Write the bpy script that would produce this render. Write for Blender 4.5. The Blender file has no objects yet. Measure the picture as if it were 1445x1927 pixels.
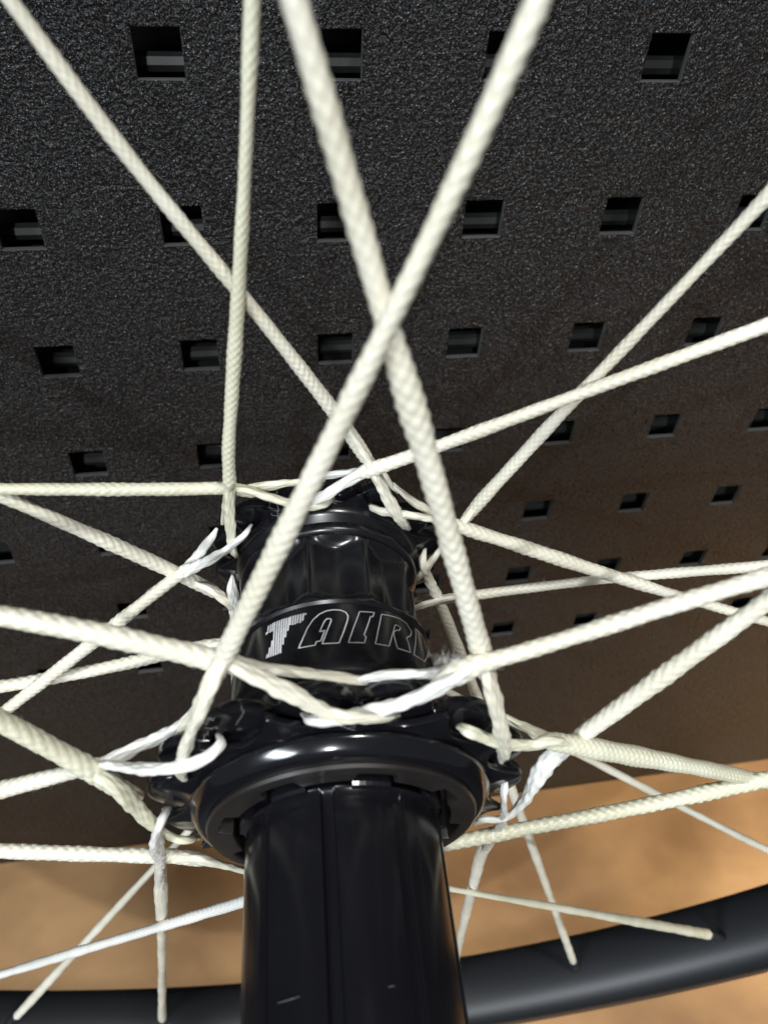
import bpy, math, random
import numpy as np
from mathutils import Matrix, Vector
random.seed(7)
rng = np.random.default_rng(7)
PI = math.pi
scene = bpy.context.scene
col = scene.collection
MM = 0.001                                  # all lengths below are written in millimetres

# ------------------------------------------------------------------ camera
F_PX = 1476.68                              # focal length in pixels of the 1445 x 1927 photograph
ROT = np.array([[0.98595703, -0.15776649, 0.05475834],
                [-0.07774924, -0.72384258, -0.68557054],
                [0.14779648, 0.67168568, -0.72594391]])   # rows: image right, image down, forward
CAM = np.array([-23.18595688, -186.91903237, 55.96182454])
cd = bpy.data.cameras.new('camera')
cd.sensor_fit = 'HORIZONTAL'
cd.sensor_width = 9.8
cd.lens = F_PX / 1445 * 9.8
cd.clip_start = 0.01
cd.clip_end = 50
cd.dof.use_dof = True
cd.dof.focus_distance = 0.150
cd.dof.aperture_fstop = cd.lens / 1.0
cam = bpy.data.objects.new('camera', cd)
col.objects.link(cam)
M = Matrix.Identity(4)
for r_ in range(3):
    M[r_][0] = ROT[0][r_]
    M[r_][1] = -ROT[1][r_]
    M[r_][2] = -ROT[2][r_]
    M[r_][3] = CAM[r_] * MM
cam.matrix_world = M
scene.camera = cam

# ------------------------------------------------------------------ light of the room
world = bpy.data.worlds.new('World')
scene.world = world
world.use_nodes = True
bg = world.node_tree.nodes['Background']
bg.inputs[0].default_value = (0.90, 0.95, 1.0, 1)
bg.inputs[1].default_value = 0.105


def area(name, loc, target, sx, sy, power, colour, spread=180):
    l = bpy.data.lights.new(name, 'AREA')
    l.shape = 'RECTANGLE'
    l.size, l.size_y = sx, sy
    l.energy = power
    l.color = colour
    l.spread = math.radians(spread)
    o = bpy.data.objects.new(name, l)
    col.objects.link(o)
    o.location = loc
    o.rotation_euler = (Vector(target) - Vector(loc)).to_track_quat('-Z', 'Y').to_euler()
    return o


area('ceiling_lamp', (0.35, -0.70, 1.8), (0, -0.1, -0.1), 0.26, 0.14, 21, (1.0, 0.985, 0.95))
area('ceiling_lamp', (-0.30, -1.50, 1.05), (0, -0.1, -0.1), 0.06, 0.06, 18, (0.93, 0.97, 1.0))
area('window_light', (-0.90, -0.92, 0.60), (0, -0.1, -0.05), 0.46, 0.26, 13, (0.86, 0.93, 1.0))
area('shelf_fill_light', (0.72, -0.34, -0.02), (0.36, -0.08, -0.42), 0.06, 0.06, 0.80, (1.0, 0.78, 0.48), spread=60)  # added warm fill with no visible source, brightens the right of the shelf

scene.view_settings.view_transform = 'Standard'
scene.view_settings.look = 'None'
scene.view_settings.exposure = 0.0
scene.view_settings.gamma = 1.0


# ------------------------------------------------------------------ wheel frame
def ray(px, py):
    return ROT.T @ np.array([(px - 722.5) / F_PX, (py - 963.5) / F_PX, 1.0])


AX = np.array([0.0650938798, 0.997879058, -0.000415623])      # axle, towards the wall
AX /= np.linalg.norm(AX)
UP = np.array([0, 0, 1.0]); UP -= UP @ AX * AX; UP /= np.linalg.norm(UP)
RT = np.cross(AX, UP)
HUB = np.array([-15.05, -134.33049, -62.002368])            # centre of the near flange
S_RIM, R_RIM = 23.0, 264.0


def hub_pt(s, r, th):
    return HUB + AX * s + r * (math.cos(th) * RT + math.sin(th) * UP)


def at_plane(px, py, s):
    d = ray(px, py)
    t = ((HUB - CAM) @ AX + s) / (d @ AX)
    return CAM + d * t


def at_cyl(px, py, r):
    d = ray(px, py); o = CAM - HUB
    dp = d - d @ AX * AX; op = o - o @ AX * AX
    a = dp @ dp; b = 2 * dp @ op; c = op @ op - r * r
    disc = b * b - 4 * a * c
    if disc < 0:
        return None
    X = o + d * ((-b - math.sqrt(disc)) / (2 * a))
    return X @ AX, math.atan2(X @ UP, X @ RT)


def radius_of(P):
    q = P - HUB
    q = q - q @ AX * AX
    return np.linalg.norm(q)


# rim centre: fitted to the four spoke holes that can be seen
rim_pts = [at_plane(x, y, S_RIM) for x, y in ((1338, 1762), (1083, 1818), (305, 1930), (26, 1922))]
rc = HUB + AX * S_RIM
for _ in range(200):
    g = np.zeros(3)
    for P in rim_pts:
        v = P - rc; n = np.linalg.norm(v)
        g += (n - R_RIM) * v / n
    rc = rc + 0.4 * g / 4 * np.array([1, 1, 1])
    rc = rc - ((rc - HUB) @ AX - S_RIM) * AX
shift = rc - (HUB + AX * S_RIM)
if np.linalg.norm(shift) > 22:
    shift *= 22 / np.linalg.norm(shift)
RIMC = HUB + AX * S_RIM + shift
print('rim shift', shift, [np.linalg.norm(P - RIMC) for P in rim_pts])


# ------------------------------------------------------------------ materials
def new_mat(name):
    m = bpy.data.materials.new(name)
    m.use_nodes = True
    nt = m.node_tree
    return m, nt, nt.nodes['Principled BSDF']


def node(nt, kind, **kw):
    n = nt.nodes.new(kind)
    for k, v in kw.items():
        if k in n.inputs:
            n.inputs[k].default_value = v
        else:
            setattr(n, k, v)
    return n


def ramp(nt, src, stops):
    r = nt.nodes.new('ShaderNodeValToRGB')
    e = r.color_ramp.elements
    while len(e) < len(stops):
        e.new(0.5)
    for i, (p, c) in enumerate(stops):
        e[i].position = p
        e[i].color = (*c, 1) if len(c) == 3 else c
    nt.links.new(src, r.inputs[0])
    return r


def bump(nt, bsdf, h, strength, dist, prev=None):
    b = node(nt, 'ShaderNodeBump', Strength=strength, Distance=dist)
    nt.links.new(h, b.inputs['Height'])
    if prev is not None:
        nt.links.new(prev.outputs[0], b.inputs['Normal'])
    nt.links.new(b.outputs[0], bsdf.inputs['Normal'])
    return b


def gloss_black(name, base, rough, dust=0.5, coat=0.3, grain=0.0):
    m, nt, b = new_mat(name)
    tc = node(nt, 'ShaderNodeTexCoord')
    n1 = node(nt, 'ShaderNodeTexNoise', Scale=160.0, Detail=6.0, Roughness=0.6)
    nt.links.new(tc.outputs['Object'], n1.inputs['Vector'])
    rr = ramp(nt, n1.outputs[0], [(0.3, (rough * 0.8,) * 3), (0.75, (rough * 1.5,) * 3)])
    nt.links.new(rr.outputs[0], b.inputs['Roughness'])
    v = node(nt, 'ShaderNodeTexVoronoi', Scale=330.0)
    nt.links.new(tc.outputs['Object'], v.inputs['Vector'])
    near = ramp(nt, v.outputs['Distance'], [(0.035, (1, 1, 1)), (0.07, (0, 0, 0))])
    pick = node(nt, 'ShaderNodeSeparateColor')
    nt.links.new(v.outputs['Color'], pick.inputs[0])
    few = ramp(nt, pick.outputs[0], [(0.90, (0, 0, 0)), (0.92, (dust, dust, dust))])
    mul = node(nt, 'ShaderNodeMath', operation='MULTIPLY')
    nt.links.new(near.outputs[0], mul.inputs[0]); nt.links.new(few.outputs[0], mul.inputs[1])
    mx = node(nt, 'ShaderNodeMix', data_type='RGBA')
    mx.inputs[6].default_value = (*base, 1); mx.inputs[7].default_value = (0.45, 0.43, 0.40, 1)
    nt.links.new(mul.outputs[0], mx.inputs[0])
    nt.links.new(mx.outputs[2], b.inputs['Base Color'])
    b.inputs['Coat Weight'].default_value = coat
    b.inputs['Coat Roughness'].default_value = rough * 0.6
    if grain:
        n2 = node(nt, 'ShaderNodeTexNoise', Scale=900.0, Detail=3.0)
        nt.links.new(tc.outputs['Object'], n2.inputs['Vector'])
        bump(nt, b, n2.outputs[0], grain, 0.00005)
    return m


MAT = {}
MAT['shell'] = gloss_black('glossy_black_anodised', (0.006, 0.006, 0.008), 0.19, grain=0.03)
MAT['barrel'] = gloss_black('satin_black_barrel', (0.006, 0.006, 0.008), 0.22, coat=0.1, grain=0.0)
MAT['collar'] = gloss_black('polished_black_collar', (0.006, 0.006, 0.008), 0.13, grain=0.02)
MAT['freehub'] = gloss_black('satin_black_sleeve', (0.006, 0.006, 0.008), 0.17, dust=0.3, coat=0.0, grain=0.1)
MAT['freehub'].node_tree.nodes['Principled BSDF'].inputs['Specular IOR Level'].default_value = 0.22
m, nt, b = new_mat('smooth_dark_carbon')
b.inputs['Base Color'].default_value = (0.014, 0.0155, 0.018, 1)
b.inputs['Roughness'].default_value = 0.42
MAT['rimc'] = m
MAT['face'] = gloss_black('satin_dark_machined', (0.016, 0.014, 0.013), 0.33, dust=0.3, coat=0.0, grain=0.1)
MAT['rim'] = gloss_black('matt_carbon', (0.013, 0.015, 0.019), 0.40, dust=0.0, coat=0.0, grain=0.0)


def cord_mat(name, c1, c2, rough, sss):
    m, nt, b = new_mat(name)
    tc = node(nt, 'ShaderNodeTexCoord')
    n1 = node(nt, 'ShaderNodeTexNoise', Scale=55.0, Detail=4.0)
    nt.links.new(tc.outputs['Object'], n1.inputs['Vector'])
    r = ramp(nt, n1.outputs[0], [(0.35, c1), (0.68, c2)])
    nt.links.new(r.outputs[0], b.inputs['Base Color'])
    b.inputs['Roughness'].default_value = rough
    b.inputs['Subsurface Weight'].default_value = sss
    b.inputs['Subsurface Radius'].default_value = (1.0, 0.9, 0.75)
    b.inputs['Subsurface Scale'].default_value = 0.0007
    b.inputs['Specular IOR Level'].default_value = 0.45
    uv = node(nt, 'ShaderNodeUVMap')
    mp = node(nt, 'ShaderNodeMapping')
    mp.inputs['Scale'].default_value = (60.0, 2.0, 1.0)
    nt.links.new(uv.outputs[0], mp.inputs[0])
    n2 = node(nt, 'ShaderNodeTexNoise', Scale=1.0, Detail=3.0, Roughness=0.65)
    nt.links.new(mp.outputs[0], n2.inputs['Vector'])
    b1 = bump(nt, b, n2.outputs[0], 0.35, 0.00006)
    n3 = node(nt, 'ShaderNodeTexNoise', Scale=4200.0, Detail=2.0)
    nt.links.new(tc.outputs['Object'], n3.inputs['Vector'])
    bump(nt, b, n3.outputs[0], 0.25, 0.00005, b1)
    return m


MAT['cord'] = cord_mat('cream_braided_fibre', (0.70, 0.665, 0.535), (0.84, 0.81, 0.69), 0.30, 0.12)
MAT['cord_white'] = cord_mat('white_bare_fibre', (0.74, 0.735, 0.69), (0.85, 0.845, 0.80), 0.28, 0.1)
MAT['cord_yellow'] = cord_mat('yellowed_braided_fibre', (0.68, 0.66, 0.49), (0.80, 0.785, 0.63), 0.30, 0.12)

# powder-coated pegboard: wrinkled black paint
m, nt, b = new_mat('wrinkled_black_powder_coat')
tc = node(nt, 'ShaderNodeTexCoord')
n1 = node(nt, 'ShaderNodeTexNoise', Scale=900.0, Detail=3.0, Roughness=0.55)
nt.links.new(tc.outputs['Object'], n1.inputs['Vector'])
n2 = node(nt, 'ShaderNodeTexNoise', Scale=170.0, Detail=3.0)
nt.links.new(tc.outputs['Object'], n2.inputs['Vector'])
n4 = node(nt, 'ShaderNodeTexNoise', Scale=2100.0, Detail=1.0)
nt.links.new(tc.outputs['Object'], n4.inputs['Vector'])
# glints painted into the colour: wrinkle crests lighter than the pits, plus pale flecks
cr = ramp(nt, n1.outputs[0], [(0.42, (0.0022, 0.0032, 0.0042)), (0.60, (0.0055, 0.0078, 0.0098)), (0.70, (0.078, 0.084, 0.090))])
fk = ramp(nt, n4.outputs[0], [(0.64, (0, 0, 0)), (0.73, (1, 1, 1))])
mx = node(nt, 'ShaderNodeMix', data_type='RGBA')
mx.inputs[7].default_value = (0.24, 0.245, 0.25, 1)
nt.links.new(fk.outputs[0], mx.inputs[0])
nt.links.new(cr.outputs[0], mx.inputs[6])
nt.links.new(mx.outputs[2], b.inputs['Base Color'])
rr = ramp(nt, n1.outputs[0], [(0.4, (0.30, 0.30, 0.30)), (0.6, (0.13, 0.13, 0.13))])
nt.links.new(rr.outputs[0], b.inputs['Roughness'])
b.inputs['Specular IOR Level'].default_value = 0.38
b1 = bump(nt, b, n1.outputs[0], 1.0, 0.0017)
bump(nt, b, n2.outputs[0], 0.5, 0.0012, b1)
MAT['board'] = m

m, nt, b = new_mat('dark_backing')
b.inputs['Base Color'].default_value = (0.01, 0.01, 0.01, 1)
b.inputs['Roughness'].default_value = 0.5
MAT['backing'] = m
m, nt, b = new_mat('grey_rib_paint')
b.inputs['Base Color'].default_value = (0.018, 0.019, 0.018, 1)
b.inputs['Roughness'].default_value = 0.5
MAT['rib'] = m
m, nt, b = new_mat('lit_edge_and_scuff_grey')  # hole edges paler, overhead light put into their colour; also the scuff grey
b.inputs['Base Color'].default_value = (0.065, 0.064, 0.062, 1)
b.inputs['Roughness'].default_value = 0.5
MAT['edge'] = m

# tan wooden shelf
m, nt, b = new_mat('tan_oiled_wood')
tc = node(nt, 'ShaderNodeTexCoord')
mp = node(nt, 'ShaderNodeMapping')
mp.inputs['Scale'].default_value = (5.0, 16.0, 20.0)
nt.links.new(tc.outputs['Object'], mp.inputs[0])
n1 = node(nt, 'ShaderNodeTexNoise', Scale=2.2, Detail=8.0, Roughness=0.6, Distortion=0.3)
nt.links.new(mp.outputs[0], n1.inputs['Vector'])
n2 = node(nt, 'ShaderNodeTexNoise', Scale=420.0, Detail=3.0)
nt.links.new(tc.outputs['Object'], n2.inputs['Vector'])
cr = ramp(nt, n1.outputs[0], [(0.25, (0.33, 0.19, 0.086)), (0.55, (0.385, 0.228, 0.108)), (0.8, (0.43, 0.265, 0.13))])
n5 = node(nt, 'ShaderNodeTexNoise', Scale=10.0, Detail=5.0, Roughness=0.55)
nt.links.new(tc.outputs['Object'], n5.inputs['Vector'])
bl = ramp(nt, n5.outputs[0], [(0.36, (0.50, 0.46, 0.44)), (0.58, (1.10, 1.08, 1.02))])
mm = node(nt, 'ShaderNodeMix', data_type='RGBA', blend_type='MULTIPLY')
mm.inputs[0].default_value = 0.65
nt.links.new(cr.outputs[0], mm.inputs[6]); nt.links.new(bl.outputs[0], mm.inputs[7])
nt.links.new(mm.outputs[2], b.inputs['Base Color'])
b.inputs['Roughness'].default_value = 0.5
b1 = bump(nt, b, n1.outputs[0], 0.3, 0.0005)
bump(nt, b, n2.outputs[0], 0.2, 0.0003, b1)
MAT['wood'] = m

m, nt, b = new_mat('white_print')
b.inputs['Base Color'].default_value = (0.80, 0.80, 0.82, 1)
b.inputs['Roughness'].default_value = 0.45
MAT['print'] = m
m, nt, b = new_mat('thin_grey_print')
b.inputs['Base Color'].default_value = (0.50, 0.50, 0.52, 1)
b.inputs['Roughness'].default_value = 0.45
MAT['print2'] = m


# ------------------------------------------------------------------ mesh helpers
def mesh_obj(name, verts, faces, mat, parent=None, smooth=True, sharp=None, uvs=None):
    """verts in mm (world) -> ONE mesh object; children are stored relative to the parent's origin."""
    v = np.asarray(verts, dtype=np.float64).reshape(-1, 3) * MM
    org = np.zeros(3)
    p = parent
    while p is not None:
        org = org + np.array(p.location)
        p = p.parent
    v = v - org
    me = bpy.data.meshes.new(name)
    if isinstance(faces, np.ndarray):
        nf = len(faces); k = faces.shape[1]
        me.vertices.add(len(v)); me.vertices.foreach_set('co', v.ravel().astype(np.float32))
        me.loops.add(nf * k); me.loops.foreach_set('vertex_index', faces.ravel().astype(np.int32))
        me.polygons.add(nf)
        me.polygons.foreach_set('loop_start', np.arange(0, nf * k, k, dtype=np.int32))
        me.update(calc_edges=True)
        if uvs is not None:
            l = me.uv_layers.new(name='UVMap')
            l.data.foreach_set('uv', uvs.ravel().astype(np.float32))
    else:
        me.from_pydata([tuple(x) for x in v], [], faces)
    me.validate()
    if smooth:
        me.polygons.foreach_set('use_smooth', np.ones(len(me.polygons), dtype=bool))
        if sharp:
            me.set_sharp_from_angle(angle=math.radians(sharp))
    me.materials.append(mat)
    o = bpy.data.objects.new(name, me)
    col.objects.link(o)
    o.parent = parent
    return o


def tag(o, label=None, cat=None, kind=None, group=None):
    for k, v in (('label', label), ('category', cat), ('kind', kind), ('group', group)):
        if v:
            o[k] = v
    return o


def empty(name, loc_mm):
    o = bpy.data.objects.new(name, None)
    o.empty_display_size = 0.02
    col.objects.link(o)
    o.location = [c * MM for c in loc_mm]
    return o


def catmull(P, step_fn):
    """P: (n,k) control rows (first three = xyz). Returns a resampled curve."""
    P = np.asarray(P, float)
    out = []
    n = len(P)
    for i in range(n - 1):
        p0 = P[max(i - 1, 0)]; p1 = P[i]; p2 = P[i + 1]; p3 = P[min(i + 2, n - 1)]
        L = np.linalg.norm(p2[:3] - p1[:3])
        if i == 0:
            p0 = p1 - (p2 - p1)
        if i == n - 2:
            p3 = p2 + (p2 - p1)
        d0 = max(np.linalg.norm(p1[:3] - p0[:3]), 1e-6) ** .5
        d1 = max(L, 1e-6) ** .5
        d2 = max(np.linalg.norm(p3[:3] - p2[:3]), 1e-6) ** .5
        m1 = (p1 - p0) / d0 - (p2 - p0) / (d0 + d1) + (p2 - p1) / d1
        m2 = (p2 - p1) / d1 - (p3 - p1) / (d1 + d2) + (p3 - p2) / d2
        m1 = m1 * d1; m2 = m2 * d1
        k = max(1, int(math.ceil(L / step_fn(i))))
        for j in range(k):
            t = j / k
            out.append((2 * t**3 - 3 * t**2 + 1) * p1 + (t**3 - 2 * t**2 + t) * m1 + (-2 * t**3 + 3 * t**2) * p2 + (t**3 - t**2) * m2)
    out.append(P[-1])
    return np.array(out)


def sweep(rows, around, hfun=None, flat=None):
    """rows: (n,4) xyz radius. hfun(u, v, r) -> radial factor. Returns verts, faces, uvs."""
    C = rows[:, :3]; Rr = rows[:, 3]
    n = len(C)
    T = np.gradient(C, axis=0)
    T /= np.linalg.norm(T, axis=1)[:, None] + 1e-12
    ref = np.array([0, 0, 1.0]) if abs(T[0][2]) < 0.9 else np.array([1.0, 0, 0])
    N = np.zeros_like(C)
    a = np.cross(T[0], ref); a /= np.linalg.norm(a)
    for i in range(n):
        a = a - (a @ T[i]) * T[i]
        a /= np.linalg.norm(a)
        N[i] = a
    B = np.cross(T, N)
    v = np.concatenate([[0], np.cumsum(np.linalg.norm(np.diff(C, axis=0), axis=1))])
    u = np.linspace(0, 2 * PI, around, endpoint=False)
    U, V = np.meshgrid(u, v)
    h = hfun(U, V, Rr[:, None]) if hfun else np.ones_like(U)
    r = Rr[:, None] * h
    X = C[:, None, :] + r[..., None] * (np.cos(U)[..., None] * N[:, None, :] + np.sin(U)[..., None] * B[:, None, :])
    verts = X.reshape(-1, 3)
    i0 = (np.arange(n - 1)[:, None] * around + np.arange(around)[None, :])
    nx = (np.arange(around) + 1) % around
    i1 = (np.arange(n - 1)[:, None] * around + nx[None, :])
    faces = np.stack([i0, i1, i1 + around, i0 + around], -1).reshape(-1, 4)
    uu = np.arange(around) / around
    u0 = np.broadcast_to(uu[None, :], (n - 1, around)); u1 = u0 + 1 / around
    v0 = np.broadcast_to(v[:-1, None], (n - 1, around)); v1 = np.broadcast_to(v[1:, None], (n - 1, around))
    uvs = np.stack([np.stack([u0, v0], -1), np.stack([u1, v0], -1), np.stack([u1, v1], -1), np.stack([u0, v1], -1)], 2).reshape(-1, 2)
    return verts, faces, uvs


def braid(amp, N=6, L=1.75, seed=0.0, wob=0.016):
    """radial factor of a tubular braid: over and under crossing yarns"""
    def f(U, V, R):
        a = N * U / (2 * PI) + V / L + 0.12 * np.sin(V * 0.31 + seed)
        b = N * U / (2 * PI) - V / L + 0.12 * np.sin(V * 0.23 + seed * 2)
        fa = a - np.floor(a); fb = b - np.floor(b)
        over = ((np.floor(a) + np.floor(b)) % 2) < 0.5
        pa = np.clip(1 - (2 * fa - 1) ** 2, 0, 1) ** 0.38 * (0.62 + 0.38 * np.sin(PI * fb))
        pb = np.clip(1 - (2 * fb - 1) ** 2, 0, 1) ** 0.38 * (0.62 + 0.38 * np.sin(PI * fa))
        h = np.where(over, pa, pb)
        k = amp * (1 + 0.35 * np.sin(V * 0.47 + 1.3 * seed) * np.cos(V * 0.19 + seed))
        w = wob * (np.sin(V * 0.53 + seed) * 0.6 + np.sin(V * 1.31 + 2 * seed + U) * 0.4)
        ov = 1 + 0.05 * np.cos(2 * (U - 0.05 * V + seed))
        return (1 - amp * 0.7 + k * h + w) * ov
    return f


def yarn(amp, N=5, L=6.0, seed=0.0):
    """bundled straight fibres with long shallow grooves"""
    def f(U, V, R):
        g = np.abs(np.sin(0.5 * N * U + V / L * PI + 0.4 * np.sin(V * 0.9 + seed)))
        g2 = np.abs(np.sin(0.5 * (N + 2) * U - V / (L * 0.7) * PI + seed))
        w = 0.07 * np.sin(V * 0.8 + seed) + 0.04 * np.sin(V * 2.3 + 2 * seed + U)
        ov = 1 + 0.24 * np.cos(2 * (U - 0.10 * V + seed))
        return (1 - amp * 0.8 + amp * (0.65 * g + 0.45 * g2) + w) * ov
    return f


def lathe(name, prof, mat, parent, nseg=168, sharp=35, closed=False):
    """prof: list of (s, r) or (s, callable(theta)->r). Built round the axle."""
    th = np.linspace(0, 2 * PI, nseg, endpoint=False)
    V = []
    for s, r in prof:
        rr = r(th) if callable(r) else np.full(nseg, float(r))
        V.append(HUB + AX * s + rr[:, None] * (np.cos(th)[:, None] * RT + np.sin(th)[:, None] * UP))
    V = np.array(V).reshape(-1, 3)
    n = len(prof)
    k = n if closed else n - 1
    F = []
    for i in range(k):
        i2 = (i + 1) % n
        a = i * nseg + np.arange(nseg); b = i * nseg + (np.arange(nseg) + 1) % nseg
        c = i2 * nseg + (np.arange(nseg) + 1) % nseg; d = i2 * nseg + np.arange(nseg)
        F.append(np.stack([a, d, c, b], -1))
    return mesh_obj(name, V, np.concatenate(F), mat, parent, sharp=sharp)


# ------------------------------------------------------------------ pegboard on the wall
PITCH, HOLE = 38.0, 10.0
C0, C1, R0, R1 = -8, 17, -5, 7                       # last drilled row is 7
BX0, BX1 = (C0 - 2.5) * PITCH, (C1 - 1.5) * PITCH
BZ1, BZ0 = -(R0 - 1.5) * PITCH, -(R1 - 0.5) * PITCH
BOT = -409.0
board = empty('pegboard_panel', (0, 0, BOT))
tag(board, 'black wrinkle-painted steel pegboard with rows of square holes behind the wheel', 'pegboard')
V, Fc, EDGE = [], [], []


def quad(a, b_, c, d):
    i = len(V)
    V.extend([a, b_, c, d]); Fc.append((i, i + 1, i + 2, i + 3))


ch, th_ = 0.35, 1.6
for r in range(R0, R1 + 1):
    for c in range(C0, C1 + 1):
        cx, cz = (c - 2) * PITCH, -(r - 1) * PITCH
        P = PITCH / 2; H = HOLE / 2
        rings = [(P, 0.0), (H + ch, 0.0), (H + 0.1, 0.12), (H, ch), (H, th_), (P, th_)]
        for (h0, y0), (h1, y1) in zip(rings[:-1], rings[1:]):
            q0 = [(cx - h0, y0, cz - h0), (cx + h0, y0, cz - h0), (cx + h0, y0, cz + h0), (cx - h0, y0, cz + h0)]
            q1 = [(cx - h1, y1, cz - h1), (cx + h1, y1, cz - h1), (cx + h1, y1, cz + h1), (cx - h1, y1, cz + h1)]
            for k in range(4):
                if y0 >= 0.12 and y1 <= th_ and h0 < 6:
                    EDGE.append(len(Fc))
                quad(q0[k], q0[(k + 1) % 4], q1[(k + 1) % 4], q1[k])
# solid skirt under the drilled field, with a rounded return at its lower edge
prof = [(0.0, BZ0), (0.0, BOT + 3)] + [(3 - 3 * math.cos(a), BOT + 3 - 3 * math.sin(a)) for a in np.linspace(0.2, PI / 2, 6)] + [(22.0, BOT)]
for (y0, z0), (y1, z1) in zip(prof[:-1], prof[1:]):
    quad((BX0, y1, z1), (BX1, y1, z1), (BX1, y0, z0), (BX0, y0, z0))
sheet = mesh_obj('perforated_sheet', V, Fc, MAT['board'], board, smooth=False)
sheet.data.materials.append(MAT['edge'])
for k in EDGE:
    sheet.data.polygons[k].material_index = 1
V, Fc = [], []
quad((BX0, 17, BOT + 4), (BX1, 17, BOT + 4), (BX1, 17, BZ1), (BX0, 17, BZ1))
mesh_obj('backing_sheet', V, Fc, MAT['backing'], board, smooth=False)
V, Fc = [], []
quad((BX0, 4, -421.5), (BX1, 4, -421.5), (BX1, 4, BOT + 8), (BX0, 4, BOT + 8))
mesh_obj('recessed_foot_strip', V, Fc, MAT['backing'], board, smooth=False)
for r in range(R0, R1 + 1):
    V, Fc = [], []
    zc = -(r - 1) * PITCH - 6.0 - 1.0 * (r - 2)
    ring = [(11.5 + 2.0 * math.cos(a), zc + 2.2 * math.sin(a)) for a in np.linspace(0, 2 * PI, 9)]
    for a0, a1 in zip(ring[:-1], ring[1:]):
        quad((BX0, a0[0], a0[1]), (BX1, a0[0], a0[1]), (BX1, a1[0], a1[1]), (BX0, a1[0], a1[1]))
    mesh_obj('stiffening_rib', V, Fc, MAT['rib'], board, smooth=False)

# ------------------------------------------------------------------ wooden shelf below
V, Fc = [], []
zt = -422.0
FY = -190
quad((-900, FY, zt), (1100, FY, zt), (1100, 60, zt), (-900, 60, zt))
quad((-900, FY, zt - 28), (1100, FY, zt - 28), (1100, FY, zt), (-900, FY, zt))
quad((-900, FY, zt - 28), (-900, 60, zt - 28), (1100, 60, zt - 28), (1100, FY, zt - 28))
quad((-900, FY, zt - 28), (-900, FY, zt), (-900, 60, zt), (-900, 60, zt - 28))
quad((1100, FY, zt - 28), (1100, 60, zt - 28), (1100, 60, zt), (1100, FY, zt))
sh = mesh_obj('wooden_shelf', V, Fc, MAT['wood'], None, smooth=False)
tag(sh, 'tan wooden shelf running along the foot of the pegboard', 'shelf')
V, Fc = [], []
quad((-3000, -3500, -1150), (3000, -3500, -1150), (3000, 60, -1150), (-3000, 60, -1150))
fl_ = mesh_obj('floor', V, Fc, MAT['backing'], None, smooth=False)
tag(fl_, 'dark grey floor far below the shelf', kind='structure')

# ------------------------------------------------------------------ the wheel
wheel = empty('bicycle_wheel', tuple(HUB))
tag(wheel, 'bicycle wheel with a glossy black hub and white braided cord spokes', 'wheel')
NH = 14
SEC = 2 * PI / NH
TH_N = math.radians(98.5)          # a hook of the near flange
TH_F = math.radians(86.0)          # a hook of the far flange


def phase(th, th0):
    x = (th - th0) / SEC + 0.5
    return x - np.floor(x)


def star_front(r_in, r_tip, th0, p=2.2):
    def f(th):
        q = np.abs(2 * phase(th, th0) - 1)
        return r_in + (r_tip - r_in) * np.clip(q, 0, 1) ** p
    return f


def star_back(r_in, r_tip, th0):
    def f(th):
        q = np.abs(2 * phase(th, th0) - 1)
        return r_in + (r_tip - r_in) * (1 - q ** 2.2)
    return f


def off(fn, d):
    return lambda th: fn(th) + d


def flute(r, d, th0, n=12, flatness=0.5):
    def f(th):
        q = 0.5 + 0.5 * np.cos(n * (th - th0))
        return r - d * q ** flatness
    return f


def blend(fa, fb, t):
    return lambda th: (1 - t) * (fa(th) if callable(fa) else fa) + t * (fb(th) if callable(fb) else fb)


# shell between the flanges: waist with text band, scooped flutes, shoulder
p = [(0.6, 20.5), (2.6, 20.2), (5.0, 19.0), (7.4, 18.0), (8.6, 17.7), (9.3, 17.9), (10.2, 18.2)]
for s in np.linspace(11, 22.4, 9):
    p.append((s, 18.2 - 1.35 * ((s - 10.2) / 10.3) ** 1.3))
for i, s in enumerate(np.linspace(22.8, 37.6, 30)):
    t = (s - 22.8) / 14.8
    sm = min(1, t / 0.2); sm = sm * sm * (3 - 2 * sm)
    base = 16.6 - 1.0 * sm
    d = 2.1 * sm * min(1, (1 - t) / 0.08)
    p.append((s, flute(base + 0.35, d, math.radians(86), 10, 0.62)))
p += [(38.0, 15.6), (38.3, 16.4), (38.9, 16.7), (39.6, 16.6), (40.0, 15.9), (40.6, 15.9), (41.4, 16.9), (42.0, 17.6), (44.0, 17.6)]
shell = lathe('hub_shell', p, MAT['barrel'], wheel, nseg=280, sharp=50)

# flanges: a front star of pointed teeth and a back star of round hooks on one core
def flange(name, s0, sgn, th0, ri_f, rt_f, ri_b, rt_b, core, neck):
    ff = star_front(ri_f, rt_f, th0)
    fb = star_back(ri_b, rt_b, th0)
    q = []
    # concave front face flowing into the teeth (like a trumpet mouth)
    for t in np.linspace(0, 1, 7):
        q.append((s0 + sgn * (0 + 1.5 * math.sin(t * PI / 2)), blend(neck, ff, t ** 1.6)))
    q.append((s0 + sgn * 1.7, off(ff, 0.12)))
    q.append((s0 + sgn * 2.5, off(ff, 0.0)))
    q.append((s0 + sgn * 2.7, off(ff, -0.4)))
    q.append((s0 + sgn * 2.9, core))
    q.append((s0 + sgn * 3.3, core))
    q.append((s0 + sgn * 3.4, off(fb, -0.7)))
    q.append((s0 + sgn * 3.7, off(fb, -0.1)))
    q.append((s0 + sgn * 4.2, fb))
    q.append((s0 + sgn * 5.0, off(fb, -0.05)))
    q.append((s0 + sgn * 5.6, off(fb, -0.6)))
    q.append((s0 + sgn * 5.9, core - 2.2))
    q.append((s0 + sgn * 6.2, core - 5))
    return lathe(name, q, MAT['shell'], wheel, nseg=NH * 26, sharp=42)


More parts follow.
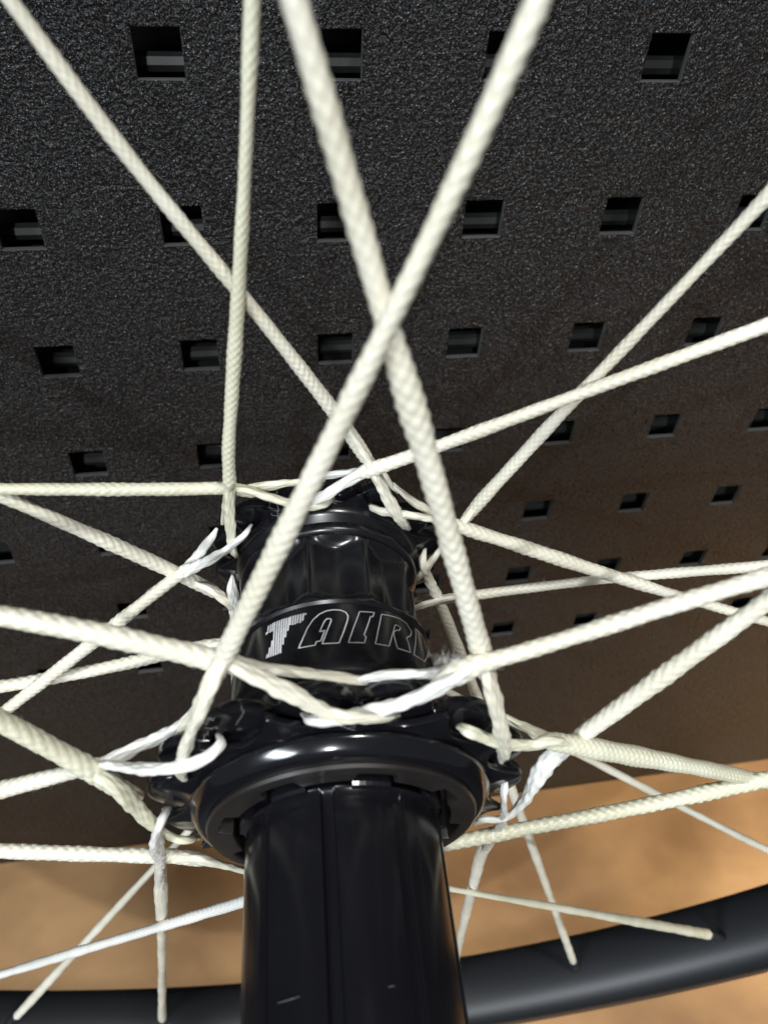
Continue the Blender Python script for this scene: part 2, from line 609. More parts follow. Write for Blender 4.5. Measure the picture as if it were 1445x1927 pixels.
flange('flange', -4.2, 1, TH_N, 23.2, 27.8, 24.6, 29.2, 23.0, 21.2)
flange('flange', 41.4, 1, TH_F, 17.6, 20.8, 18.6, 22.0, 17.3, 16.4)

# bulged collar and flat ring in front of the near flange
p = []
for a in np.linspace(-0.35 * PI, 0.62 * PI, 14):
    p.append((-5.0 - 1.05 * math.sin(a) , 20.9 + 1.35 * math.cos(a)))
p = [(-3.2, 20.6), (-3.15, 22.3), (-3.3, 22.7), (-3.6, 22.8), (-4.13, 22.52), (-4.64, 22.2), (-5.12, 21.85), (-5.58, 21.46), (-5.8, 21.1), (-5.95, 20.6), (-6.0, 20.0)]
lathe('bearing_collar', p, MAT['collar'], wheel, nseg=160, sharp=50)


def notched(r, depth, n, th0, w):
    def f(th):
        x = ((th - th0) / (2 * PI / n)) % 1.0
        e = np.clip((w - np.abs(x - 0.5) * 2) / 0.05, 0, 1)
        return r + depth * e
    return f


inner = notched(16.2, 1.9, 8, 0.15, 0.45)
p = [(-1.0, 15.0), (-1.0, inner), (-6.9, inner), (-7.15, off(inner, 0.2)), (-7.2, 19.0), (-7.05, 19.9), (-6.6, 20.15), (-6.0, 20.0), (-5.8, 19.2)]
lathe('lock_ring', p, MAT['face'], wheel, nseg=400, sharp=35)

# black sleeve round the axle, shallow splines
spl = [(-2.0, 14.0)]


def splined(r, d):
    def f(th):
        x = ((th - 0.35) / (2 * PI / 9)) % 1.0
        e = np.clip((0.43 - np.abs(x - 0.5)) / 0.025, 0, 1)
        e = e * e * (3 - 2 * e)
        return r - d * (1 - e)
    return f


for s, r, d in ((-6.4, 14.2, 0.0), (-7.0, 14.6, 0.0), (-7.4, 14.3, 0.3), (-9.0, 14.4, 0.75), (-58, 14.6, 0.75), (-60, 14.4, 0.4), (-60.4, 13.6, 0.0), (-60.4, 8.0, 0.0)):
    spl.append((s, splined(r, d)))
fh = lathe('freehub_sleeve', spl, MAT['freehub'], wheel, nseg=360, sharp=50)
# short lugs standing round the root of the sleeve
for k in range(8):
    a0 = 0.15 + (k + 0.5) * 2 * PI / 8
    vs, fs = [], []
    na = 7
    for i in range(na):
        a = a0 + (i / (na - 1) - 0.5) * 0.36
        for (s, r) in ((-3.0, 14.0), (-3.0, 15.4), (-6.8, 15.4), (-7.3, 15.2), (-7.5, 14.0)):
            vs.append(hub_pt(s, r, a))
    for i in range(na - 1):
        for j in range(4):
            fs.append((i * 5 + j, i * 5 + j + 1, (i + 1) * 5 + j + 1, (i + 1) * 5 + j))
    fs.append(tuple(range(5))); fs.append(tuple((na - 1) * 5 + j for j in range(5)))
    mesh_obj('lug', vs, fs, MAT['shell'], fh, smooth=False)

# far end cap with a knurled rim
kn = notched(14.4, 0.7, 36, 0.0, 0.5)
lathe('end_cap', [(46.5, 15.5), (48.2, 15.2), (48.6, 14.4), (49.0, kn), (52.0, kn), (52.4, 12.6), (54.0, 11.0), (57.0, 10.6), (57.4, 6.0)], MAT['shell'], wheel, nseg=288, sharp=35)

# rim: rounded aero section swept round the rim centre
def rim_section():
    pts = []
    for a in np.linspace(-PI / 2, PI / 2, 15):
        pts.append((13.5 * math.sin(a), 9.0 - 9.0 * math.cos(a) ** 0.8 if math.cos(a) > 1e-6 else 9.0))
    pts += [(13.2, 17.0), (12.2, 23.0), (10.6, 24.0), (9.8, 19.0), (-9.8, 19.0), (-10.6, 24.0), (-12.2, 23.0), (-13.2, 17.0)]
    return pts


sec = rim_section()
nr = 360
tt = np.linspace(0, 2 * PI, nr, endpoint=False)
V = []
for (ds, dr) in sec:
    V.append(RIMC + AX * ds + (R_RIM - 0.6 + dr) * (np.cos(tt)[:, None] * RT + np.sin(tt)[:, None] * UP))
V = np.array(V).reshape(-1, 3)
Fq = []
ns = len(sec)
for i in range(ns):
    i2 = (i + 1) % ns
    a = i * nr + np.arange(nr); b_ = i * nr + (np.arange(nr) + 1) % nr
    c = i2 * nr + (np.arange(nr) + 1) % nr; d = i2 * nr + np.arange(nr)
    Fq.append(np.stack([a, b_, c, d], -1))
rim = mesh_obj('rim', V, np.concatenate(Fq), MAT['rimc'], wheel, sharp=40)

# ------------------------------------------------------------------ spokes
# rows: (x, y, width) in photograph pixels from the hub outwards; a ray through each meets the
# cone that this flange's spokes span between its hooks and the rim. f = flange, 'ds' lifts a
# whole spoke a little towards the viewer (-) or the wall (+) where two spokes cross.
FLG = {'N': (0.0, 26.0), 'F': (44.5, 20.0)}


def cone_pt(px, py, f, ds=0.0):
    s0, r0 = FLG[f]
    s = s0
    for _ in range(30):
        P = at_plane(px, py, s + ds)
        r = radius_of(P)
        s = s0 + (S_RIM - s0) * min(1, max(0, (r - r0) / (R_RIM - r0)))
    return P


def px_rad(P, w):
    z = (P - CAM) @ ROT[2]
    return 0.465 * w * z / F_PX


def row_w(P, w):
    return np.array([*P, px_rad(P, w)])


SPOKES = [
    # ---- near flange
    dict(f='N', ds=-2.2, mat='cord', nb=(4, 1.6), main=[(395, 1290, 38), (425, 1228, 42), (482, 1110, 44), (560, 955, 44), (640, 800, 46), (728, 612, 45), (800, 470, 47), (878, 310, 49), (950, 150, 50), (1025, -30, 55)],
         loops=[[(395, 1290, 40, -3.2), (372, 1345, 36, -4.2), (352, 1400, 31, -4.4), (340, 1448, 27, -3.6), (345, 1466, 20, -1.5)],
                [(395, 1290, 38, -1.5), (375, 1330, 28, 1.5), (345, 1372, 26, 2.6), (322, 1408, 22, 3.0)]], sd=.3),
    dict(f='N', ds=-0.2, mat='cord', nb=(4, 1.5), main=[(915, 1262, 40), (902, 1215, 44), (868, 1090, 46), (828, 950, 48), (790, 800, 54), (752, 690, 54), (735, 640, 46), (705, 520, 50), (655, 350, 52), (598, 150, 56), (545, -30, 62)],
         loops=[[(915, 1262, 40, -1.0), (928, 1310, 32, -2.6), (942, 1368, 29, -3.8), (948, 1412, 27, -3.4), (943, 1425, 20, -1.5)],
                [(915, 1262, 34, 0.5), (926, 1290, 24, 2.0), (938, 1330, 20, 3.0)]], sd=1.1),
    dict(f='N', ds=-2.4, mat='cord', fray=1, main=[(862, 1266, 50), (900, 1250, 42), (935, 1243, 36), (1015, 1222, 36), (1120, 1185, 36), (1250, 1140, 36), (1360, 1108, 36), (1470, 1078, 37)],
         loops=[[(862, 1274, 40, -2.4), (810, 1302, 30, -3.0), (745, 1328, 28, -3.4), (680, 1343, 26, -3.2), (620, 1356, 25, -4.0), (588, 1356, 21, -3.6), (572, 1345, 12, -1.5)],
                [(862, 1264, 40, -1.6), (805, 1268, 28, 1.0), (740, 1270, 27, 1.8), (690, 1277, 20, 2.4), (650, 1285, 10, 3.0)]], sd=2.0),
    dict(f='N', ds=-0.4, mat='cord', main=[(1040, 1425, 40), (1070, 1402, 33), (1130, 1358, 35), (1230, 1286, 36), (1340, 1205, 37), (1470, 1112, 39)],
         loops=[[(1040, 1425, 38, -0.8), (1012, 1462, 30, -1.6), (985, 1508, 24, -2.4), (950, 1540, 20, -3.4), (912, 1543, 19, -3.6), (896, 1548, 12, -2.0)],
                [(1040, 1425, 34, 0.8), (1020, 1440, 20, 3.0), (1000, 1470, 18, 3.0), (985, 1500, 12, 3.5)]], white=1, sd=.9),
    dict(f='N', ds=-1.9, mat='cord_yellow', nb=(6, 0.9), main=[(1040, 1396, 34), (1075, 1402, 38), (1130, 1413, 42), (1230, 1428, 38), (1330, 1446, 32), (1400, 1462, 28), (1480, 1480, 26)],
         loops=[[(1040, 1396, 32, -1.8), (1000, 1402, 27, -2.2), (960, 1402, 25, -3.0), (915, 1390, 24, -3.4), (882, 1376, 22, -3.4), (868, 1368, 18, -2.0)],
                [(1040, 1396, 28, -0.6), (1005, 1378, 22, 1.6), (975, 1362, 17, 2.4), (948, 1346, 10, 3.2)]], sd=2.6),
    dict(f='N', ds=-2.8, mat='cord_yellow', main=[(815, 1600, 18), (850, 1588, 24), (905, 1576, 30), (965, 1562, 30), (1060, 1546, 29), (1180, 1527, 29), (1300, 1500, 29), (1400, 1476, 30), (1480, 1458, 30)], loops=[], hub_end=(780, 1612, 18, 2.0), sd=3.3),
    dict(f='N', ds=0.2, mat='cord', main=[(440, 1250, 40), (395, 1240, 42), (310, 1220, 44), (200, 1192, 44), (90, 1170, 42), (-40, 1152, 44)],
         loops=[[(440, 1252, 38, -0.8), (500, 1282, 36, -2.0), (560, 1312, 32, -2.8), (625, 1345, 29, -3.6), (680, 1352, 26, -4.4), (722, 1352, 24, -3.8), (743, 1345, 17, -2.0)],
                [(440, 1248, 34, 0.6), (500, 1258, 30, 1.5), (570, 1266, 25, 1.6), (640, 1276, 22, 2.2), (700, 1284, 15, 3.0)]], sd=4.1),
    dict(f='N', ds=-1.6, mat='cord_yellow', main=[(215, 1478, 38), (165, 1446, 42), (110, 1414, 42), (50, 1382, 42), (-50, 1330, 44)],
         loops=[[(215, 1478, 36, -1.9), (255, 1518, 30, -2.4), (290, 1556, 24, -2.6), (325, 1577, 22, -3.0), (352, 1582, 20, -3.2), (368, 1576, 14, -2.0)],
                [(215, 1478, 32, -0.2), (232, 1482, 26, 2.0), (252, 1492, 24, 2.0), (266, 1498, 18, 2.4)]], sd=.7),
    dict(f='N', ds=0.6, mat='cord', main=[(205, 1436, 30), (170, 1444, 30), (110, 1460, 30), (50, 1475, 32), (-50, 1500, 34)],
         loops=[[(205, 1440, 27, -0.6), (250, 1446, 25, -3.0), (310, 1447, 24, -5.2), (360, 1438, 24, -5.6), (400, 1418, 23, -4.6), (416, 1398, 22, -3.2), (412, 1388, 16, -1.6)],
                [(205, 1434, 27, 0.4), (250, 1410, 25, 1.8), (300, 1388, 26, 3.0), (345, 1358, 22, 2.6), (372, 1325, 14, 3.0)]], white=1, sd=1.7),
    dict(f='N', ds=-1.8, mat='cord', main=[(375, 1618, 27), (330, 1612, 30), (285, 1611, 31), (200, 1610, 28), (100, 1606, 28), (-50, 1600, 28)],
         loops=[[(375, 1618, 26, -2.0), (420, 1629, 20, -2.5), (458, 1638, 17, -2.8), (500, 1646, 15, -2.0)]], sd=2.2),
    dict(f='N', ds=0.9, mat='cord', nip=1, main=[(302, 1628, 24), (303, 1680, 25), (307, 1740, 20), (305, 1800, 16), (304, 1860, 15), (305, 1922, 15)],
         loops=[[(302, 1628, 22, -1.6), (296, 1596, 26, -4.4), (295, 1570, 25, -4.6), (305, 1543, 24, -3.8), (312, 1528, 18, -2.0)]], white=1, sd=3.1),
    dict(f='N', ds=0.9, mat='cord', main=[(925, 1575, 22), (907, 1604, 24), (893, 1650, 22), (875, 1720, 18), (845, 1850, 16), (820, 1960, 15)],
         loops=[[(925, 1575, 22, 0.0), (944, 1548, 20, -2.6), (948, 1515, 18, -3.6), (948, 1488, 17, -3.0), (950, 1470, 12, -1.6)]], white=1, sd=1.2),
    dict(f='N', ds=-1.4, mat='cord', white_all=1, main=[(560, 1660, 16), (455, 1698, 21), (380, 1722, 20), (300, 1745, 19), (200, 1775, 18), (100, 1806, 17), (-50, 1850, 16)], loops=[], hub_end=(600, 1645, 14, 1.0), sd=5.2),
    dict(f='N', ds=-0.8, mat='cord_yellow', nip=1, main=[(760, 1655, 10), (855, 1675, 11), (960, 1692, 13), (1080, 1714, 15), (1200, 1736, 17), (1290, 1751, 18), (1336, 1760, 17)], loops=[], hub_end=(700, 1648, 10, 1.0), sd=6.2),
    # ---- far flange
    dict(f='F', ds=-0.4, mat='cord', main=[(688, 860, 26), (640, 790, 30), (570, 695, 29), (500, 605, 29), (430, 525, 29), (360, 440, 28), (290, 360, 29), (200, 248, 30), (110, 125, 32), (20, 0, 33), (-20, -55, 34)],
         loops=[[(688, 860, 26, 41.8), (710, 900, 24, 41.0), (732, 942, 23, 40.4), (752, 975, 22, 40.4), (763, 990, 16, 42.0)],
                [(688, 860, 22, 44.8), (722, 896, 18, 45.4), (744, 926, 14, 46.4)]], sd=4.4),
    dict(f='F', ds=-2.2, mat='cord_yellow', main=[(432, 905, 27), (430, 850, 27), (434, 760, 27), (440, 680, 28), (448, 590, 29), (449, 520, 28), (458, 400, 27), (465, 280, 28), (468, 140, 33), (476, -40, 35)],
         loops=[[(432, 905, 26, 41.8), (432, 950, 21, 41.0), (434, 1000, 18, 40.6), (438, 1038, 18, 41.0), (446, 1046, 12, 42.6)],
                [(432, 905, 24, 44.6), (424, 950, 15, 45.4), (420, 985, 9, 46.4)]], sd=.2),
    dict(f='F', ds=-0.4, mat='cord_yellow', main=[(470, 925, 24), (425, 919, 24), (350, 921, 26), (250, 922, 26), (130, 921, 26), (-50, 920, 26)],
         loops=[[(470, 925, 22, 41.8), (520, 940, 20, 41.0), (565, 950, 20, 40.6), (605, 949, 18, 40.8), (622, 942, 12, 42.4)],
                [(470, 920, 20, 44.2), (520, 912, 19, 44.4), (570, 906, 14, 44.6), (610, 903, 10, 45.2)]], sd=1.4),
    dict(f='F', ds=-2.6, mat='cord', main=[(690, 886, 28), (745, 868, 27), (830, 841, 27), (920, 804, 27), (1010, 770, 27), (1100, 737, 27), (1210, 698, 27), (1330, 652, 28), (1480, 598, 30)],
         loops=[[(690, 888, 25, 41.2), (650, 908, 21, 40.8), (605, 936, 19, 40.6), (575, 948, 15, 42.0)],
                [(690, 884, 24, 43.6), (650, 890, 18, 44.2), (612, 896, 15, 44.8), (560, 906, 10, 45.6)]], white=1, sd=2.4),
    dict(f='F', ds=0.4, mat='cord', main=[(868, 986, 20), (905, 942, 26), (960, 880, 25), (1030, 805, 25), (1100, 728, 25), (1190, 637, 25), (1290, 537, 26), (1380, 432, 27), (1480, 330, 33)],
         loops=[[(868, 986, 20, 42.6), (840, 1020, 19, 41.6), (815, 1052, 18, 41.2), (792, 1082, 18, 41.4), (780, 1092, 10, 43.0)]], sd=.5),
    dict(f='F', ds=-0.2, mat='cord', main=[(400, 1112, 25), (360, 1092, 26), (300, 1062, 29), (220, 1025, 30), (120, 985, 28), (30, 946, 28), (-60, 905, 28)],
         loops=[[(400, 1112, 24, 42.0), (432, 1135, 20, 41.6), (442, 1150, 14, 43.0)]], sd=1.0),
    dict(f='F', ds=-2.0, mat='cord', main=[(348, 1074, 26), (310, 1102, 26), (240, 1155, 26), (170, 1214, 26), (90, 1278, 24), (0, 1345, 24), (-60, 1392, 24)],
         loops=[[(348, 1076, 23, 41.6), (390, 1056, 19, 40.6), (432, 1030, 18, 40.0), (462, 1004, 17, 40.4), (470, 992, 10, 42.0)],
                [(348, 1072, 23, 44.2), (375, 1042, 18, 45.0), (398, 1012, 14, 45.2), (408, 995, 7, 46.0)]], white=1, sd=2.9),
    dict(f='F', ds=-1.8, mat='cord', main=[(848, 984, 26), (880, 996, 28), (950, 1015, 27), (1050, 1050, 27), (1150, 1088, 25), (1260, 1118, 22), (1360, 1145, 20), (1480, 1180, 20)],
         loops=[[(848, 986, 22, 41.8), (805, 975, 20, 41.0), (760, 968, 20, 40.8), (722, 963, 20, 40.8), (702, 956, 15, 42.4)],
                [(848, 980, 20, 44.2), (808, 962, 16, 44.8), (770, 938, 15, 45.2), (740, 912, 12, 46.0)]], sd=3.6),
    dict(f='F', ds=0.4, mat='cord', main=[(425, 1212, 24), (380, 1216, 24), (330, 1230, 23), (240, 1248, 24), (140, 1272, 25), (60, 1286, 26), (-50, 1300, 27)],
         loops=[[(425, 1212, 22, 43.0), (460, 1200, 16, 44.0)]], sd=4.8),
    dict(f='F', ds=0.6, mat='cord', main=[(835, 1128, 18), (880, 1122, 20), (960, 1110, 20), (1060, 1097, 20), (1160, 1086, 20), (1260, 1078, 20), (1360, 1072, 21), (1480, 1062, 22)],
         loops=[[(835, 1128, 17, 42.4), (800, 1138, 13, 41.6), (778, 1146, 9, 42.6)],
                [(835, 1128, 17, 44.4), (805, 1126, 16, 45.2), (782, 1130, 12, 46.4)]], sd=5.5),
    dict(f='F', ds=-0.6, mat='cord', main=[(442, 1158, 20), (441, 1200, 20), (442, 1250, 19), (444, 1300, 17), (449, 1400, 16), (470, 1700, 15), (484, 1930, 15)],
         loops=[[(442, 1158, 20, 42.0), (439, 1120, 20, 41.4), (436, 1100, 18, 41.6), (438, 1085, 10, 43.0)]], white=1, sd=6.0),
    dict(f='F', ds=-0.8, mat='cord', nip=1, main=[(818, 1112, 20), (838, 1160, 22), (868, 1235, 22), (893, 1298, 22), (940, 1420, 19), (985, 1545, 18), (1010, 1620, 16), (1045, 1715, 14), (1079, 1812, 15)],
         loops=[[(818, 1112, 18, 42.6), (802, 1080, 20, 41.6), (795, 1055, 20, 41.2), (798, 1038, 12, 43.0)]], sd=2.3),
    dict(f='F', ds=0.0, mat='cord', main=[(700, 1222, 14), (850, 1306, 14), (960, 1358, 14), (1060, 1404, 14), (1120, 1434, 15), (1200, 1477, 15), (1300, 1530, 14), (1380, 1570, 14), (1480, 1618, 14)], loops=[], hub_end=(660, 1195, 12, 46.0), sd=1.9),
    dict(f='F', ds=0.0, mat='cord', nip=1, main=[(560, 1342, 12), (455, 1457, 12), (375, 1543, 13), (285, 1640, 14), (200, 1730, 15), (120, 1818, 16), (30, 1915, 17)], loops=[], hub_end=(610, 1280, 12, 46.0), sd=.8),
]

for i, sp in enumerate(SPOKES):
    # a spoke is pulled taut: take the small jitters of the reading out of its middle
    mn = [list(q) for q in sp['main']]
    for _ in range(3):
        nw = [list(q) for q in mn]
        for k in range(2, len(mn) - 1):
            a_, b2, c_ = mn[k - 1], mn[k], mn[k + 1]
            da = math.dist(a_[:2], b2[:2]); dc = math.dist(b2[:2], c_[:2])
            for ax_ in (0, 1):
                lin = (a_[ax_] * dc + c_[ax_] * da) / (da + dc)
                nw[k][ax_] = 0.45 * b2[ax_] + 0.55 * lin
        mn = nw
    sp['main'] = mn
    rows = [row_w(cone_pt(x, y, sp['f'], sp['ds']), w) for x, y, w in sp['main']]
    s0 = FLG[sp['f']][0]
    # carry the spoke on to the rim where it leaves the picture
    end = rows[-1]; prev = rows[-2]
    d = end[:3] - prev[:3]; d /= np.linalg.norm(d)
    far = None
    if not sp.get('nip'):
        q = end[:3] - RIMC; q -= q @ AX * AX
        dd = d - d @ AX * AX; L = np.linalg.norm(dd); dd /= L
        bq = q @ dd; cq = q @ q - (R_RIM + 1) ** 2
        t = -bq + math.sqrt(max(bq * bq - cq, 0))
        s_end = (end[:3] - HUB) @ AX
        P = end[:3] + dd * t
        P = P + AX * (S_RIM - s_end) * (1 if t > 3 else 0)
        far = np.array([*P, 1.05])
    if sp.get('hub_end'):
        x, y, w, s = sp['hub_end']
        rows.insert(0, row_w(at_plane(x, y, s), w))
    ctrl = rows
    curve = catmull(ctrl, lambda k: 0.26)
    if far is not None:
        seg = np.array([curve[-1] * (1 - t) + far * t for t in np.linspace(0, 1, 14)[1:]])
        near_part = seg
        curve = np.concatenate([curve, near_part])
    # close both tips
    def tips(cv, a=True, b=True, long_a=False):
        if a and long_a:
            d0 = cv[0, :3] - cv[3, :3]; d0 /= np.linalg.norm(d0) + 1e-9
            r = cv[0, 3]
            pre = [np.array([*(cv[0, :3] + d0 * r * k), max(r * f, 0.01)]) for k, f in ((2.6, 0.02), (2.5, 0.16), (2.1, 0.36), (1.6, 0.56), (1.1, 0.74), (0.7, 0.87), (0.3, 0.96))]
            cv = np.concatenate([pre, cv])
        elif a:
            d0 = cv[0, :3] - cv[1, :3]; d0 /= np.linalg.norm(d0) + 1e-9
            r = cv[0, 3]
            pre = [np.array([*(cv[0, :3] + d0 * r * k), max(r * f, 0.01)]) for k, f in ((0.7, 0.02), (0.62, 0.45), (0.4, 0.8))]
            cv = np.concatenate([pre, cv])
        if b:
            d0 = cv[-1, :3] - cv[-2, :3]; d0 /= np.linalg.norm(d0) + 1e-9
            r = cv[-1, 3]
            post = [np.array([*(cv[-1, :3] + d0 * r * k), max(r * f, 0.01)]) for k, f in ((0.4, 0.8), (0.62, 0.45), (0.7, 0.02))]
            cv = np.concatenate([cv, post])
        return cv
    mat = MAT['cord_white'] if sp.get('white_all') else MAT[sp['mat']]
    meanr = float(np.mean([r[3] for r in rows]))
    v, f, uv = sweep(tips(curve, long_a=len(sp['loops']) > 0), 34, braid(0.21, sp.get('nb', (5, 1.5))[0], sp.get('nb', (5, 1.5))[1] * meanr, sp['sd']))
    so = mesh_obj('spoke', v, f, mat, wheel, uvs=uv)
    lm = MAT['cord_white'] if sp.get('white') or sp.get('fray') else MAT[sp['mat']]
    for k, lp in enumerate(sp['loops']):
        lr = [row_w(at_plane(x, y, s), w * (0.97 - 0.08 * min(1, j_ / 3))) for j_, (x, y, w, s) in enumerate(lp)]
        if k == 0:      # the strand dives into its slot
            (xa, ya, wa, sa), (xb, yb, wb, sb) = lp[-2], lp[-1]
            lr.append(row_w(at_plane(xb + 0.25 * (xb - xa), yb + 0.25 * (yb - ya), sb + 2.2), wb * 0.9))
        # root the strand a little inside the cord it leaves
        m1 = rows[1].copy(); m1[3] = min(m1[3], lr[0][3]) * 0.55
        lr[0][3] *= 0.86
        lr.insert(0, m1)
        cv = catmull(lr, lambda k: 0.24)
        v, f, uv = sweep(tips(cv), 30, yarn(0.24, 5, 5.0, sp['sd'] + k))
        mesh_obj('splice_strand', v, f, lm, so, uvs=uv)
    if sp.get('nip') or far is not None:
        e = far if far is not None else rows[-1]
        q = e[:3] - RIMC; q -= q @ AX * AX; q /= np.linalg.norm(q)
        c0 = e[:3]
        d2 = curve[-1, :3] - curve[-8, :3]; d2 /= np.linalg.norm(d2)
        gap = max(3.0, (R_RIM + 1.5 - np.linalg.norm((c0 - RIMC) - (c0 - RIMC) @ AX * AX)) / max(0.3, abs(d2 @ q)))
        gap = min(gap, 14.0)
        cv = np.array([np.array([*(c0 + d2 * t), r]) for t, r in ((-2.6, 0.02), (-2.58, e[3] * 1.12), (-2.2, max(1.5, e[3] * 1.3)), (0.6, max(1.6, e[3] * 1.3)), (gap * 0.5, 1.65), (gap, 1.7), (gap + 0.1, 0.02))])
        v, f, uv = sweep(cv, 16)
        mesh_obj('nipple', v, f, MAT['rim'], so, uvs=uv)

    if sp.get('fray'):
        so['label'] = 'spoke with a frayed tuft where it splits'
        vs, fs = [], []
        base = cone_pt(845, 1246, 'N', -3.2)
        for h in range(55):
            st = cone_pt(820 + rng.random() * 55, 1243 + rng.random() * 12, 'N', -3.0 - rng.random() * .8)
            dr = ROT[0] * (-0.9 + rng.random() * 1.3) - ROT[1] * (0.2 + rng.random()) - ROT[2] * 0.3
            Ln = 0.4 + rng.random() * 1.2
            pts = []
            k1, k2 = rng.normal(size=3), rng.normal(size=3)
            for t in np.linspace(0, 1, 9):
                pp = st + dr * Ln * t + k1 * 0.45 * math.sin(5 * t) * t + k2 * 0.3 * math.sin(12 * t) * t
                pts.append(np.array([*pp, 0.010]))
            vv, ff, _ = sweep(np.array(pts), 4)
            n0 = sum(len(x) for x in vs)
            vs.append(vv); fs.append(ff + n0)
        fo = mesh_obj('frayed_fibres', np.concatenate(vs), np.concatenate(fs), MAT['cord_white'], so)
        fo['kind'] = 'stuff'


    # a little fuzz standing off the braid
    vs, fs = [], []
    n_in = len(curve) - (14 if far is not None else 0)
    for h in range(26):
        j = rng.integers(6, n_in - 6)
        c0 = curve[j, :3]; r0 = curve[j, 3]
        tt_ = curve[j + 4, :3] - curve[j - 4, :3]; tt_ /= np.linalg.norm(tt_)
        nn_ = rng.normal(size=3); nn_ -= nn_ @ tt_ * tt_; nn_ /= np.linalg.norm(nn_)
        k1 = rng.normal(size=3) * 0.12
        Ln = 0.35 + rng.random() * 0.9
        pts = [np.array([*(c0 + nn_ * (r0 * 0.9 + Ln * 0.45 * t) + tt_ * Ln * t + k1 * math.sin(5 * t)), 0.011]) for t in np.linspace(0, 1, 6)]
        vv, ff, _ = sweep(np.array(pts), 3)
        n0 = sum(len(x) for x in vs)
        vs.append(vv); fs.append(ff + n0)
    fo = mesh_obj('stray_fibres', np.concatenate(vs), np.concatenate(fs), MAT['cord_white'], so)
    fo['kind'] = 'stuff'


# loose hairs near the left hooks and across the hub
def hairs(parent, px, py, s, n, spread, length, curl):
    vs, fs = [], []
    for h in range(n):
        st = at_plane(px + rng.normal() * spread, py + rng.normal() * spread, s)
        dr = ROT[0] * rng.normal() + ROT[1] * rng.normal() * .8
        dr /= np.linalg.norm(dr)
        k1, k2 = rng.normal(size=3), rng.normal(size=3)
        pts = []
        for t in np.linspace(0, 1, 12):
            pp = st + dr * length * t + k1 * curl * math.sin(4 * t) + k2 * curl * .5 * math.sin(10 * t)
            pts.append(np.array([*pp, 0.013]))
        vv, ff, _ = sweep(np.array(pts), 4)
        n0 = sum(len(x) for x in vs)
        vs.append(vv); fs.append(ff + n0)
    o = mesh_obj('loose_fibres', np.concatenate(vs), np.concatenate(fs), MAT['cord_white'], parent)
    o['kind'] = 'stuff'


hairs(wheel, 393, 1368, -3.6, 4, 6, 1.6, 0.25)
hairs(wheel, 400, 1285, -2.5, 3, 30, 2.4, 0.3)
hairs(wheel, 520, 965, 41.0, 5, 14, 2.4, 0.2)

# two scuffs through the black finish of the sleeve
for x0, y0, x1, y1, w in ((522, 1889, 565, 1876, 0.17), (730, 1858, 743, 1856, 0.17)):
    vs, fs = [], []
    for t in np.linspace(0, 1, 7):
        s_, th = at_cyl(x0 + (x1 - x0) * t, y0 + (y1 - y0) * t, 14.72)
        hw = w * (0.15 + math.sin(PI * (0.1 + 0.8 * t))) * (0.6 + 0.4 * rng.random()) * 0.5
        vs += [hub_pt(s_ - hw, 14.74, th), hub_pt(s_, 14.82, th), hub_pt(s_ + hw, 14.74, th)]
    for i in range(6):
        for j in range(2):
            fs.append((3 * i + j, 3 * i + j + 1, 3 * i + j + 4, 3 * i + j + 3))
    mesh_obj('scuff', vs, fs, MAT['print2'] if False else MAT['edge'], fh)

# ------------------------------------------------------------------ lettering on the hub
R_TXT = 17.55


def shell_r(s):
    if s < 10.2:
        return 18.2
    return 18.2 - 1.35 * ((min(s, 22.6) - 10.2) / 10.3) ** 1.3


def on_shell(px, py):
    r = 17.6
    for _ in range(8):
        q = at_cyl(px, py, r)
        if q is None:
            return None
        r = shell_r(q[0])
    return q


def band(points, w_mm, mat, name='lettering', closed=False):
    """thin raised ribbon following the shell through (s, theta) points"""
    fine = []
    for (s0, t0), (s1, t1) in zip(points[:-1], points[1:]):
        L = math.hypot(s1 - s0, (t1 - t0) * R_TXT)
        k = max(1, int(L / 0.35))
        for j in range(k):
            fine.append((s0 + (s1 - s0) * j / k, t0 + (t1 - t0) * j / k))
    fine.append(points[-1])
    rows = []
    n = len(fine)
    for i, (s, t) in enumerate(fine):
        a = fine[max(i - 1, 0)]; b_ = fine[min(i + 1, n - 1)]
        ds, dt = b_[0] - a[0], (b_[1] - a[1]) * R_TXT
        L = math.hypot(ds, dt) + 1e-9
        ns_, nt_ = -dt / L, ds / L
        rows.append((s, t, ns_, nt_))
    vs, fs = [], []
    for s, t, ns_, nt_ in rows:
        for sg in (-1, 1):
            s2 = s + sg * ns_ * w_mm / 2; t2 = t + sg * nt_ * w_mm / 2 / R_TXT
            vs.append(hub_pt(s2, shell_r(s2) + 0.035, t2))
    for i in range(n - 1):
        fs.append((2 * i, 2 * i + 1, 2 * i + 3, 2 * i + 2))
    return vs, fs


def cropc(pts, x0, y0, k):
    return [(x0 + x / k, y0 + y / k) for x, y in pts]


def outline(px_pts, w, mat, name):
    pts = [on_shell(x, y) for x, y in px_pts]
    pts = [p for p in pts if p is not None]
    vs, fs = band(pts, w, mat)
    return mesh_obj(name, vs, fs, mat, shell, smooth=False)


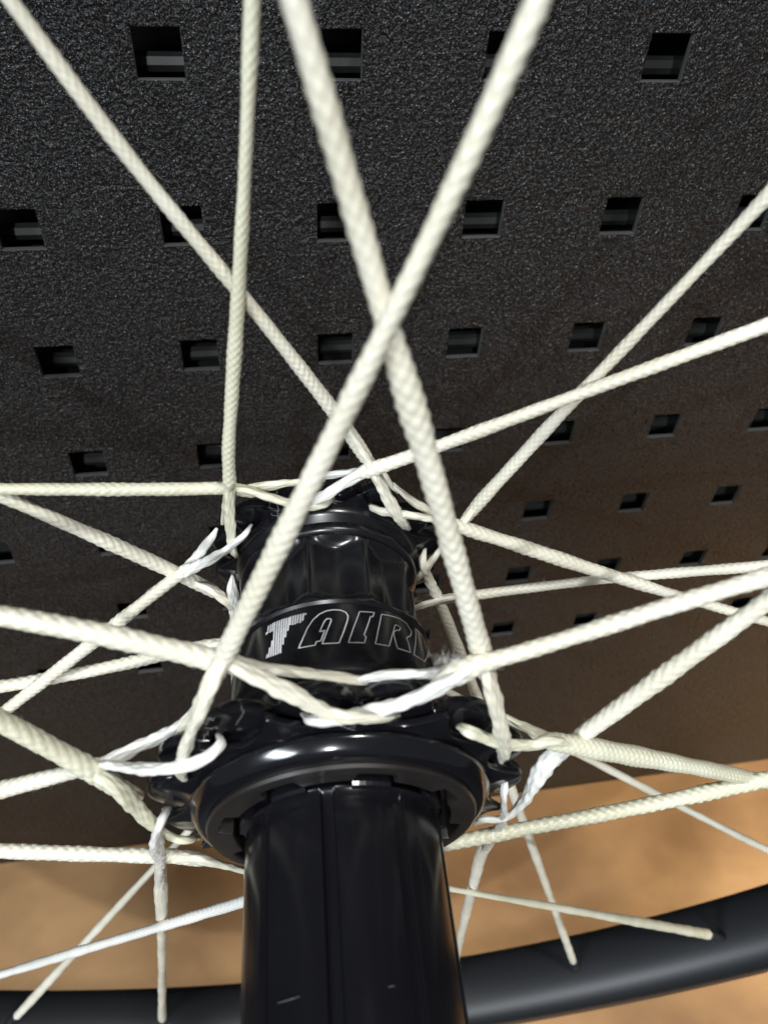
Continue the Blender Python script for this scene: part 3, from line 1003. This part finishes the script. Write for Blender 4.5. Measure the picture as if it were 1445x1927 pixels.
K = 4.516
A = cropc([(822, 543), (860, 455), (898, 370), (945, 300), (1000, 252), (1060, 225), (1120, 216), (1180, 220), (1222, 238), (1241, 268), (1238, 300), (1205, 400), (1165, 498), (1095, 502), (1022, 505), (1060, 405), (1100, 305), (1090, 292), (1062, 292), (1038, 318), (1000, 403), (1045, 392), (1010, 480), (972, 488), (960, 518), (822, 543)], 380, 1100, K)
I_ = cropc([(70, 495), (115, 365), (165, 232), (290, 240), (275, 278), (258, 272), (240, 330), (203, 430), (220, 446), (206, 498), (70, 495)], 640, 1100, K)
R_ = cropc([(298, 505), (325, 380), (350, 255), (415, 265), (500, 290), (565, 335), (605, 402), (598, 435), (562, 457), (580, 500), (597, 580), (488, 545), (473, 500), (458, 440), (455, 405), (480, 388), (503, 392), (512, 368), (490, 350), (465, 345), (440, 440), (415, 525), (298, 505)], 640, 1100, K)
outline(A, 0.17, MAT['print'], 'letter')
outline(I_, 0.16, MAT['print2'], 'letter')
outline(R_, 0.14, MAT['print2'], 'letter')
# the last letter turns away round the shell
a = on_shell(*cropc([(625, 600)], 640, 1100, K)[0]); b_ = on_shell(*cropc([(640, 375)], 640, 1100, K)[0])
sB, sT = a[0], b_[0]
t0 = a[1]
tt0 = b_[1]
nn = [(sB, t0), (sT, tt0), (sT - .2, tt0 - .16), (sB + 2.0, t0 - .30), (sT - .2, tt0 - .34), (sT, tt0 - .50), (sB + .2, t0 - .55), (sB, t0 - .38), (sT - 2.2, tt0 - .22), (sB, t0 - .16), (sB, t0)]
vs, fs = band(nn, 0.14, None)
mesh_obj('letter', vs, fs, MAT['print2'], shell, smooth=False)
# the first letter is made of upright stripes
ST = [(548, 428, 550, 408), (560, 418, 567, 352), (580, 410, 587, 340), (598, 400, 606, 330),
      (550, 630, 557, 595), (568, 622, 578, 538), (588, 615, 598, 478), (608, 608, 620, 322),
      (628, 600, 641, 314), (648, 592, 661, 306), (668, 585, 681, 298), (689, 512, 701, 292), (709, 450, 721, 286), (731, 395, 741, 280),
      (750, 345, 757, 272), (771, 345, 778, 267), (792, 340, 799, 262), (812, 330, 820, 257), (835, 328, 842, 252), (856, 310, 863, 247), (879, 260, 882, 245)]
vs, fs = [], []
for x0, y0, x1, y1 in ST:
    p0 = on_shell(380 + x0 / K, 1100 + y0 / K); p1 = on_shell(380 + x1 / K, 1100 + y1 / K)
    v, f = band([p0, p1], 0.27, None)
    k = len(vs)
    vs += v; fs += [tuple(i + k for i in q) for q in f]
mesh_obj('striped_letter', vs, fs, MAT['print'], shell, smooth=False)
